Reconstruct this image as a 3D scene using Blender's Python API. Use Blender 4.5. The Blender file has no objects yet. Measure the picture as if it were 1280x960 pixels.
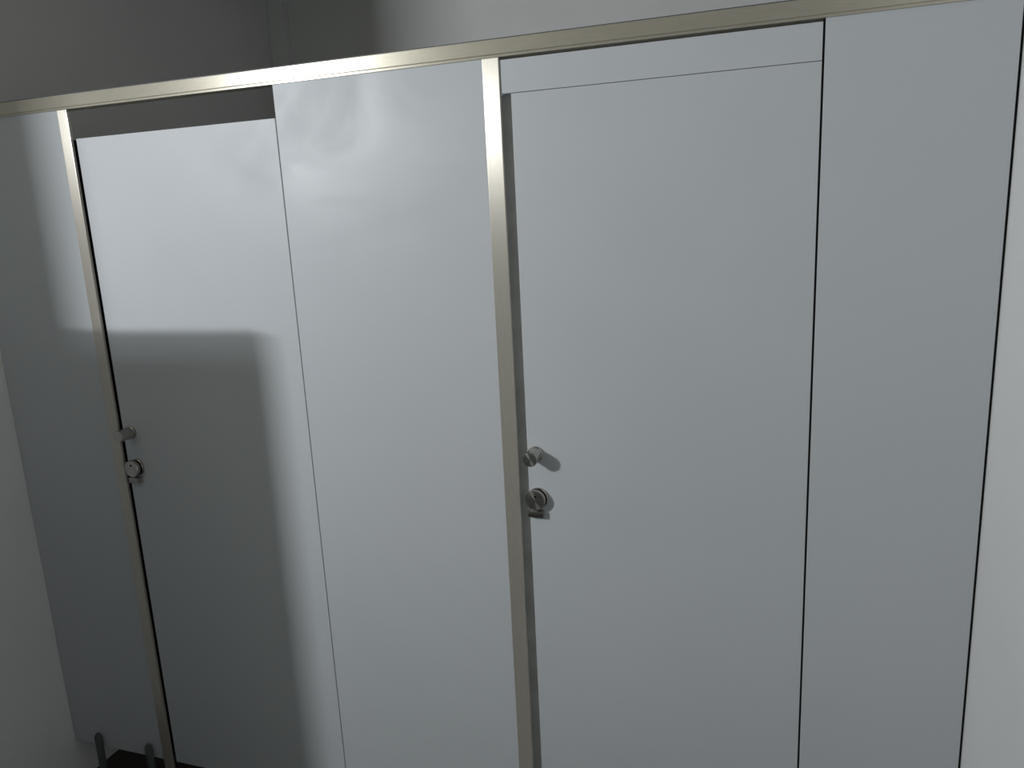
import bpy, bmesh, math
from mathutils import Vector

S = bpy.context.scene
# ------------------------------------------------------------------ camera
cam_d = bpy.data.cameras.new('camera')
cam = bpy.data.objects.new('camera', cam_d)
S.collection.objects.link(cam)
cam.location = (0.0, -1.518, 1.640)
cam.rotation_euler = (math.radians(77.8515), math.radians(2.7655), math.radians(18.0664))
cam_d.sensor_fit = 'HORIZONTAL'
cam_d.sensor_width = 36.0
cam_d.lens = 36.0 * 949.76 / 1280.0
cam_d.clip_start = 0.02
S.camera = cam
# ------------------------------------------------------------------ world, exposure
w = bpy.data.worlds.new('world'); S.world = w; w.use_nodes = True
w.node_tree.nodes['Background'].inputs['Color'].default_value = (0.5, 0.55, 0.6, 1)
w.node_tree.nodes['Background'].inputs['Strength'].default_value = 0.0
S.view_settings.view_transform = 'Standard'
S.view_settings.look = 'None'
S.view_settings.gamma = 1.0
S.view_settings.use_curve_mapping = False
S.view_settings.exposure = 0.0
LAMP = Vector((-2.17, -2.00, 2.15))
LAMP_POWER = 25.0
LAMP_COL = (0.95, 0.975, 1.0)
# ------------------------------------------------------------------ dimensions
D_BACK = 1.467          # wall behind the cubicles
X_LEFT, X_RIGHT = -1.99, 0.392
Y_REAR = -2.12
H = 2.62
ZB = 0.141              # lower edge of doors and panels
Z_DOOR = 1.886

# ------------------------------------------------------------------ materials
def nodes(name):
    m = bpy.data.materials.new(name); m.use_nodes = True
    nt = m.node_tree
    return m, nt, nt.nodes['Principled BSDF']

def ramp(nt, a, b, pa=0.35, pb=0.65):
    r = nt.nodes.new('ShaderNodeValToRGB')
    r.color_ramp.elements[0].position = pa; r.color_ramp.elements[0].color = a
    r.color_ramp.elements[1].position = pb; r.color_ramp.elements[1].color = b
    return r

def g(v): return (v, v, v, 1)

def noise(nt, scale, detail=3, stretch=(1, 1, 1)):
    geo = nt.nodes.new('ShaderNodeNewGeometry')
    mp = nt.nodes.new('ShaderNodeMapping'); mp.inputs['Scale'].default_value = stretch
    n = nt.nodes.new('ShaderNodeTexNoise'); n.inputs['Scale'].default_value = scale
    n.inputs['Detail'].default_value = detail
    nt.links.new(geo.outputs['Position'], mp.inputs['Vector'])
    nt.links.new(mp.outputs['Vector'], n.inputs['Vector'])
    return n

def laminate(name, col, rough, spec):
    m, nt, b = nodes(name)
    n = noise(nt, 3.0, 4); n.inputs['Distortion'].default_value = 1.6
    r = ramp(nt, g(rough - 0.10), g(rough + 0.11))
    nt.links.new(n.outputs['Fac'], r.inputs['Fac']); nt.links.new(r.outputs['Color'], b.inputs['Roughness'])
    n2 = noise(nt, 1.3, 2)
    c = ramp(nt, (col[0] * .975, col[1] * .985, col[2] * .985, 1), (col[0] * 1.02, col[1] * 1.01, col[2] * 1.02, 1))
    nt.links.new(n2.outputs['Fac'], c.inputs['Fac']); nt.links.new(c.outputs['Color'], b.inputs['Base Color'])
    b.inputs['Specular IOR Level'].default_value = spec
    return m

def wall_paint(name, col):
    m, nt, b = nodes(name)
    n = noise(nt, 1.7, 4)
    c = ramp(nt, tuple(v * .96 for v in col) + (1,), tuple(min(1, v * 1.03) for v in col) + (1,))
    nt.links.new(n.outputs['Fac'], c.inputs['Fac']); nt.links.new(c.outputs['Color'], b.inputs['Base Color'])
    b.inputs['Roughness'].default_value = 0.7
    b.inputs['Specular IOR Level'].default_value = 0.2
    f = noise(nt, 260, 2)
    bp = nt.nodes.new('ShaderNodeBump'); bp.inputs['Strength'].default_value = 0.06; bp.inputs['Distance'].default_value = 0.002
    nt.links.new(f.outputs['Fac'], bp.inputs['Height']); nt.links.new(bp.outputs['Normal'], b.inputs['Normal'])
    return m

def brushed(name, col, rough, aniso, stretch, metallic=1.0):
    m, nt, b = nodes(name)
    b.inputs['Metallic'].default_value = metallic
    n = noise(nt, 30, 3, stretch)
    c = ramp(nt, tuple(v * .93 for v in col) + (1,), tuple(min(1, v * 1.05) for v in col) + (1,), .3, .7)
    nt.links.new(n.outputs['Fac'], c.inputs['Fac']); nt.links.new(c.outputs['Color'], b.inputs['Base Color'])
    b.inputs['Roughness'].default_value = rough
    b.inputs['Anisotropic'].default_value = aniso
    if aniso > 0:
        t = nt.nodes.new('ShaderNodeTangent'); t.direction_type = 'UV_MAP'; t.uv_map = 'across'
        nt.links.new(t.outputs['Tangent'], b.inputs['Tangent'])
    return m

def plain(name, col, rough=0.6, spec=0.3):
    m, nt, b = nodes(name)
    n = noise(nt, 18, 3)
    c = ramp(nt, tuple(v * .92 for v in col) + (1,), tuple(v * 1.08 for v in col) + (1,))
    nt.links.new(n.outputs['Fac'], c.inputs['Fac']); nt.links.new(c.outputs['Color'], b.inputs['Base Color'])
    b.inputs['Roughness'].default_value = rough
    b.inputs['Specular IOR Level'].default_value = spec
    return m

def floor_tiles():
    m, nt, b = nodes('dark floor tiles')
    geo = nt.nodes.new('ShaderNodeNewGeometry')
    br = nt.nodes.new('ShaderNodeTexBrick'); br.offset = 0.0
    br.inputs['Scale'].default_value = 1.0
    br.inputs['Brick Width'].default_value = 0.3; br.inputs['Row Height'].default_value = 0.3
    br.inputs['Mortar Size'].default_value = 0.004
    br.inputs['Color1'].default_value = (.055, .043, .040, 1); br.inputs['Color2'].default_value = (.048, .038, .036, 1)
    br.inputs['Mortar'].default_value = (.03, .028, .026, 1)
    nt.links.new(geo.outputs['Position'], br.inputs['Vector']); nt.links.new(br.outputs['Color'], b.inputs['Base Color'])
    b.inputs['Roughness'].default_value = 0.55
    return m

M_PANEL = laminate('pale grey laminate', (.612, .645, .672), .46, .36)
M_EDGE = laminate('grey laminate edge', (.30, .31, .32), .5, .3)
M_WALL = wall_paint('white wall paint', (.89, .90, .90))
M_WALL_FRONT = wall_paint('grey green wall paint', (.29, .32, .29))
M_CEIL = wall_paint('ceiling paint', (.34, .30, .24))
M_FLOOR = floor_tiles()
M_RAIL = brushed('brushed aluminium rail', (.67, .63, .53), .34, .75, (1, 40, 40), .58)
M_POST = brushed('brushed aluminium post', (.71, .67, .59), .34, .75, (40, 40, 1), .58)
M_STEEL = brushed('satin stainless steel', (.46, .44, .41), .26, 0, (1, 20, 1))
M_FACE = brushed('turned steel face', (.62, .60, .57), .24, .85, (1, 1, 1))
_t = M_FACE.node_tree.nodes['Tangent']; _t.direction_type = 'RADIAL'; _t.axis = 'Y'
M_FACE.node_tree.nodes['Principled BSDF'].inputs['Anisotropic Rotation'].default_value = 0.25
M_DARK = plain('black gap shade', (.02, .02, .02), .9, .1)  # near-black that stands in for the shade inside narrow gaps
M_FOOT = plain('grey plastic foot', (.10, .11, .11), .5, .4)
M_STOP = plain('grey door stop', (.62, .63, .61), .6, .3)
M_HOUSE = plain('white lamp housing', (.7, .7, .7), .5, .4)
M_EMIT, nt_, b_ = nodes('lit lamp diffuser')
b_.inputs['Base Color'].default_value = (.9, .9, .9, 1)
b_.inputs['Emission Color'].default_value = LAMP_COL + (1,)
b_.inputs['Emission Strength'].default_value = 4.0

M_EMIT2 = M_EMIT.copy(); M_EMIT2.name = 'dim upper glow'  # weaker glow for the plate added above the lamp
M_EMIT2.node_tree.nodes['Principled BSDF'].inputs['Emission Strength'].default_value = 1.5
# ------------------------------------------------------------------ mesh helpers
def box(bm, x0, x1, y0, y1, z0, z1):
    v = [bm.verts.new((x, y, z)) for x in (x0, x1) for y in (y0, y1) for z in (z0, z1)]
    for q in ((0, 1, 3, 2), (4, 6, 7, 5), (0, 4, 5, 1), (2, 3, 7, 6), (0, 2, 6, 4), (1, 5, 7, 3)):
        bm.faces.new([v[i] for i in q])

def lathe_y(bm, cx, cz, prof, n=48):
    """profile [(y, r)...] turned about an axis running along Y; r = 0 closes with a point"""
    rings = []
    for y, r in prof:
        if r == 0: rings.append([bm.verts.new((cx, y, cz))])
        else: rings.append([bm.verts.new((cx + r * math.cos(2 * math.pi * i / n), y, cz + r * math.sin(2 * math.pi * i / n))) for i in range(n)])
    for a, b in zip(rings, rings[1:]):
        for i in range(n):
            j = (i + 1) % n
            if len(a) == 1: bm.faces.new((a[0], b[i], b[j]))
            elif len(b) == 1: bm.faces.new((a[i], a[j], b[0]))
            else: bm.faces.new((a[i], a[j], b[j], b[i]))

def build(name, bm, mat, parent=None, bevel=0.0, uv=None, smooth=False, loc=(0, 0, 0)):
    bmesh.ops.recalc_face_normals(bm, faces=bm.faces)
    if loc != (0, 0, 0):
        bmesh.ops.translate(bm, verts=bm.verts, vec=-Vector(loc))
    if bevel:
        bmesh.ops.bevel(bm, geom=list(bm.edges), offset=bevel, segments=2, affect='EDGES', profile=.6)
    if uv:
        L = bm.loops.layers.uv.new('across')
        for f in bm.faces:
            for l in f.loops:
                c = l.vert.co
                if uv == 'x': l[L].uv = (c.z + c.y, c.x)      # length along x
                elif uv == 'z': l[L].uv = (c.x + c.y, c.z)    # length along z
    me = bpy.data.meshes.new(name); bm.to_mesh(me); bm.free()
    me.materials.append(mat)
    if smooth:
        for p in me.polygons: p.use_smooth = True
        me.set_sharp_from_angle(angle=math.radians(35))
    o = bpy.data.objects.new(name, me); S.collection.objects.link(o)
    o.location = loc
    if parent: o.parent = parent
    return o

def bx(name, dims, mat, parent=None, **k):
    bm = bmesh.new(); box(bm, *dims); return build(name, bm, mat, parent, **k)

def empty(name, loc=(0, 0, 0)):
    o = bpy.data.objects.new(name, None); o.location = loc; o.empty_display_size = .1
    S.collection.objects.link(o); return o

def tag(o, label, cat, group=None):
    o['label'] = label; o['category'] = cat
    if group: o['group'] = group
    return o

def structure(o): o['kind'] = 'structure'; return o

# ------------------------------------------------------------------ room shell
Y_END = -1.265            # where the left wall stops and the room widens
T = .1
structure(bx('floor', (-3.0, X_RIGHT + T, Y_REAR - T, D_BACK + T, -T, 0), M_FLOOR))
structure(bx('ceiling', (-3.0, X_RIGHT + T, Y_REAR - T, D_BACK + T, H, H + T), M_CEIL))
structure(bx('wall_back', (-3.0, X_RIGHT + T, D_BACK, D_BACK + T, 0, H), M_WALL))
structure(bx('wall_left', (-2.9, X_LEFT, Y_END, D_BACK, 0, H), M_WALL))
structure(bx('wall_right', (X_RIGHT, X_RIGHT + T, Y_REAR, D_BACK, 0, H), M_WALL))
structure(bx('wall_rear', (-3.0, X_RIGHT + T, Y_REAR - T, Y_REAR, 0, H), M_WALL_FRONT))
structure(bx('wall_alcove', (-3.0, -2.9, Y_REAR, D_BACK, 0, H), M_WALL_FRONT))

# boxed corner strip behind the cubicles
structure(bx('trim_1', (X_LEFT, X_LEFT + .075, D_BACK - .04, D_BACK, 0, H), M_WALL, bevel=.004))
# ------------------------------------------------------------------ cubicle front
TH = .020
def panel(x0, x1, label):
    o = bx('partition_panel', (x0, x1, 0, TH, ZB, 1.957), M_PANEL, bevel=.0008, loc=(x0, 0, ZB))
    return tag(o, label, 'partition panel', 'cubicle front panels')
p_left = panel(X_LEFT + .001, -1.6475, 'narrow pale grey partition panel in the left corner, half in shadow')
panel(-1.032, -0.5420, 'wide pale grey partition panel between the two cubicle doors')
p_right = panel(0.0915, 0.3872, 'pale grey partition panel at the right, against the white side wall')

for a, b in ((.0878, .0912), (.3875, .3915)):  # black strips filling both side gaps in place of their shade
    bm = bmesh.new(); box(bm, a, b, .0035, .018, ZB, 1.955)
    bmesh.ops.translate(bm, verts=bm.verts, vec=-p_right.location)
    build('gap_shade', bm, M_DARK, p_right)['label'] = 'thin black strip standing in for the shade of the gap'
# two feet carrying the left panel
for x in (-1.879, -1.689):
    bm = bmesh.new()
    n = 20; r = .0105
    prof = [(0.0, .020), (.010, .020), (.014, r), (.176, r), (.186, r * .85), (.192, r * .45)]
    rings = [[bm.verts.new((x + R_ * math.cos(2 * math.pi * i / n), -.0115 + R_ * math.sin(2 * math.pi * i / n), z)) for i in range(n)] for z, R_ in prof]
    for a, b in zip(rings, rings[1:]):
        for i in range(n): bm.faces.new((a[i], a[(i + 1) % n], b[(i + 1) % n], b[i]))
    bm.faces.new(rings[0]); bm.faces.new(rings[-1])
    bmesh.ops.translate(bm, verts=bm.verts, vec=-p_left.location)
    f = build('foot', bm, M_FOOT, p_left, smooth=True)

# header over the right door
hd = bx('header_panel', (-.5064, .0875, 0.0, TH, Z_DOOR + .0010, 1.950), M_PANEL, bevel=.0008, loc=(-.506, 0, Z_DOOR + .0010))
tag(hd, 'pale grey header strip above the right cubicle door, under the rail', 'header panel')

# top rail: face plate with a thin return lip beneath
PR = -.008
bm = bmesh.new()
box(bm, X_LEFT, X_RIGHT, PR, .030, 1.9605, 1.9880)
rail = build('top_rail', bm, M_RAIL, bevel=.0012, uv='x', loc=(X_LEFT, 0, 1.9605))
tag(rail, 'long brushed aluminium rail running along the top of the cubicles', 'rail')
bm = bmesh.new()
box(bm, X_LEFT, X_RIGHT, PR + .004, .026, 1.9555, 1.9605)
bmesh.ops.translate(bm, verts=bm.verts, vec=-Vector((X_LEFT, 0, 1.9605)))
build('lip', bm, M_RAIL, rail, uv='x')

bm = bmesh.new()
box(bm, X_LEFT, X_RIGHT, PR + .0005, .028, 1.9880, 1.9896)  # dark grey line along the rail's top edge
bmesh.ops.translate(bm, verts=bm.verts, vec=-Vector((X_LEFT, 0, 1.9605)))
build('top_line', bm, M_FOOT, rail)['label'] = 'thin dark grey line along the top edge'
# posts
def post(x0, x1, gap, stop, label):
    e = empty('door_post', ((x0 + x1) / 2, 0, 0)); tag(e, label, 'post', 'aluminium door posts')
    ex = (x0 + x1) / 2
    bm = bmesh.new(); box(bm, x0 - ex, x1 - ex, -.004, .004, 0, 1.9555)
    build('post_profile', bm, M_POST, e, bevel=.0012, uv='z')
    bm = bmesh.new(); box(bm, x0 - ex + .002, x1 - ex + gap, .021 if stop is M_DARK else .017, .032, ZB, Z_DOOR + .0010)
    st = build('door_stop', bm, stop, e)  # the left one is blackened to paint the shade in its gap
    if stop is M_DARK: st['label'] = 'door stop blackened to give the shade of the gap'
    return e
post(-1.647, -1.617, .0125, M_DARK, 'left brushed aluminium post, beside the shadowed cubicle door')
post(-.5415, -.5065, .020, M_STOP, 'middle brushed aluminium post, beside the fully lit cubicle door')

# doors
def door(x0, x1, kz, tz, kx, label):
    e = empty('cubicle_door', (x1, 0, ZB)); tag(e, label, 'door', 'cubicle doors')
    def bld(name, bm, mat, par=e, **k):
        bmesh.ops.translate(bm, verts=bm.verts, vec=-Vector(e.location))
        return build(name, bm, mat, par, **k)
    bm = bmesh.new(); box(bm, x0, x1, 0, TH, ZB, Z_DOOR); bld('door_leaf', bm, M_PANEL, bevel=.0008)
    # pull knob: collar, neck, barrel
    bm = bmesh.new()
    lathe_y(bm, kx, kz, [(0, 0), (0, .0172), (-.005, .0172), (-.006, .0158), (-.044, .0158), (-.0452, .0155), (-.0452, 0)])
    kn = bld('pull_knob', bm, M_STEEL, smooth=True)
    bm = bmesh.new(); lathe_y(bm, kx, kz, [(-.0450, 0), (-.0450, .0150), (-.0458, .0146), (-.0462, 0)])
    bld('knob_face', bm, M_FACE, kn)
    kn['label'] = 'round steel pull knob'
    # thumb turn: rose on the door, wide turning disc, short lug below
    bm = bmesh.new()
    lathe_y(bm, kx + .002, tz, [(0, 0), (0, .0235), (-.005, .0235), (-.0065, .0220), (-.0065, 0)])
    rose = bld('lock_rose', bm, M_STEEL, smooth=True)
    bm = bmesh.new()
    lathe_y(bm, kx - .001, tz - .001, [(-.0065, 0), (-.0065, .0150), (-.0100, .0150), (-.0105, .0225), (-.0175, .0225), (-.0185, .0220), (-.0185, 0)])
    tn = bld('thumb_turn', bm, M_STEEL, rose, smooth=True)
    bm = bmesh.new(); lathe_y(bm, kx - .001, tz - .001, [(-.0183, 0), (-.0183, .0216), (-.0190, .0212), (-.0194, 0)])
    bld('turn_face', bm, M_FACE, rose)
    bm = bmesh.new()
    lathe_y(bm, kx + .000, tz + .0085, [(-.0185, 0), (-.0185, .0026), (-.0202, .0026), (-.0202, 0)], 20)
    bld('emergency_slot', bm, M_DARK, rose)
    bm = bmesh.new()
    box(bm, kx - .020, kx + .015, -.014, 0, tz - .043, tz - .027)
    bld('latch_lug', bm, M_STEEL, bevel=.002, smooth=True)
    return e
door(-1.6045, -1.0345, 1.143, 1.048, -1.578, 'left cubicle door, partly covered by a large dark shadow')
door(-.4850, .0875, 1.141, 1.040, -.466, 'right cubicle door, evenly lit, below the pale header strip')

# ------------------------------------------------------------------ lamp on the rear wall and the added, unseen screen that shades the left door
lamp = empty('wall_lamp', tuple(LAMP)); lamp.rotation_euler = (0, 0, math.radians(-38)); tag(lamp, 'small rectangular wall lamp on a bracket, turned towards the cubicles', 'lamp')
bm = bmesh.new(); box(bm, -.10, .10, -.05, -.012, -.03, .17)
build('housing', bm, M_HOUSE, lamp, bevel=.005)
bm = bmesh.new(); box(bm, -.075, .075, -.012, -.004, -.014, .014)
build('diffuser', bm, M_EMIT, lamp)
lu = bpy.data.lights.new('penumbra_light', 'AREA'); lu.shape = 'RECTANGLE'; lu.size = .13; lu.size_y = .13  # weaker light added above the lamp to grade the shadow's edge
lu.energy = LAMP_POWER * .27; lu.color = LAMP_COL
lp = bpy.data.objects.new('penumbra_light', lu); S.collection.objects.link(lp)
lp.parent = lamp; lp.location = (0, 0, .085); lp.rotation_euler = (math.radians(90), 0, 0)
bm = bmesh.new(); box(bm, -.075, .075, -.012, -.004, .018, .152)
build('upper_glow_plate', bm, M_EMIT2, lamp)['label'] = 'dimmer glowing plate added to soften the shadow edge'
bm = bmesh.new(); box(bm, -.012, .012, -.11, -.045, -.012, .012)
br = build('bracket', bm, M_HOUSE, lamp, bevel=.002); br.rotation_euler = (0, 0, math.radians(38)); br.location = (.0, .0, 0)
ld = bpy.data.lights.new('lamp_light', 'AREA'); ld.shape = 'RECTANGLE'; ld.size = .13; ld.size_y = .028
ld.energy = LAMP_POWER; ld.color = LAMP_COL
lo = bpy.data.objects.new('lamp_light', ld); S.collection.objects.link(lo)
lo.parent = lamp; lo.location = (0, 0, 0)
lo.rotation_euler = (math.radians(90), 0, 0)

t_ = .60
P = LAMP + t_ * (Vector((-1.118, 0, 1.40)) - LAMP)  # screen corner, fitted so its shadow falls on the left door
sc = bx('shadow_screen', (X_LEFT + .001, P.x, P.y, P.y + .02, .15, P.z), M_PANEL, bevel=.0015, loc=(P.x, P.y, .15))
tag(sc, 'unseen pale grey screen added to cast the shadow on the left door', 'screen')
for x in (P.x - .04, X_LEFT + .06):
    bm = bmesh.new(); box(bm, x - .012, x + .012, P.y + .003, P.y + .017, 0, .15)
    bmesh.ops.translate(bm, verts=bm.verts, vec=-Vector((P.x, P.y, .15)))
    build('foot', bm, M_FOOT, sc, bevel=.002)
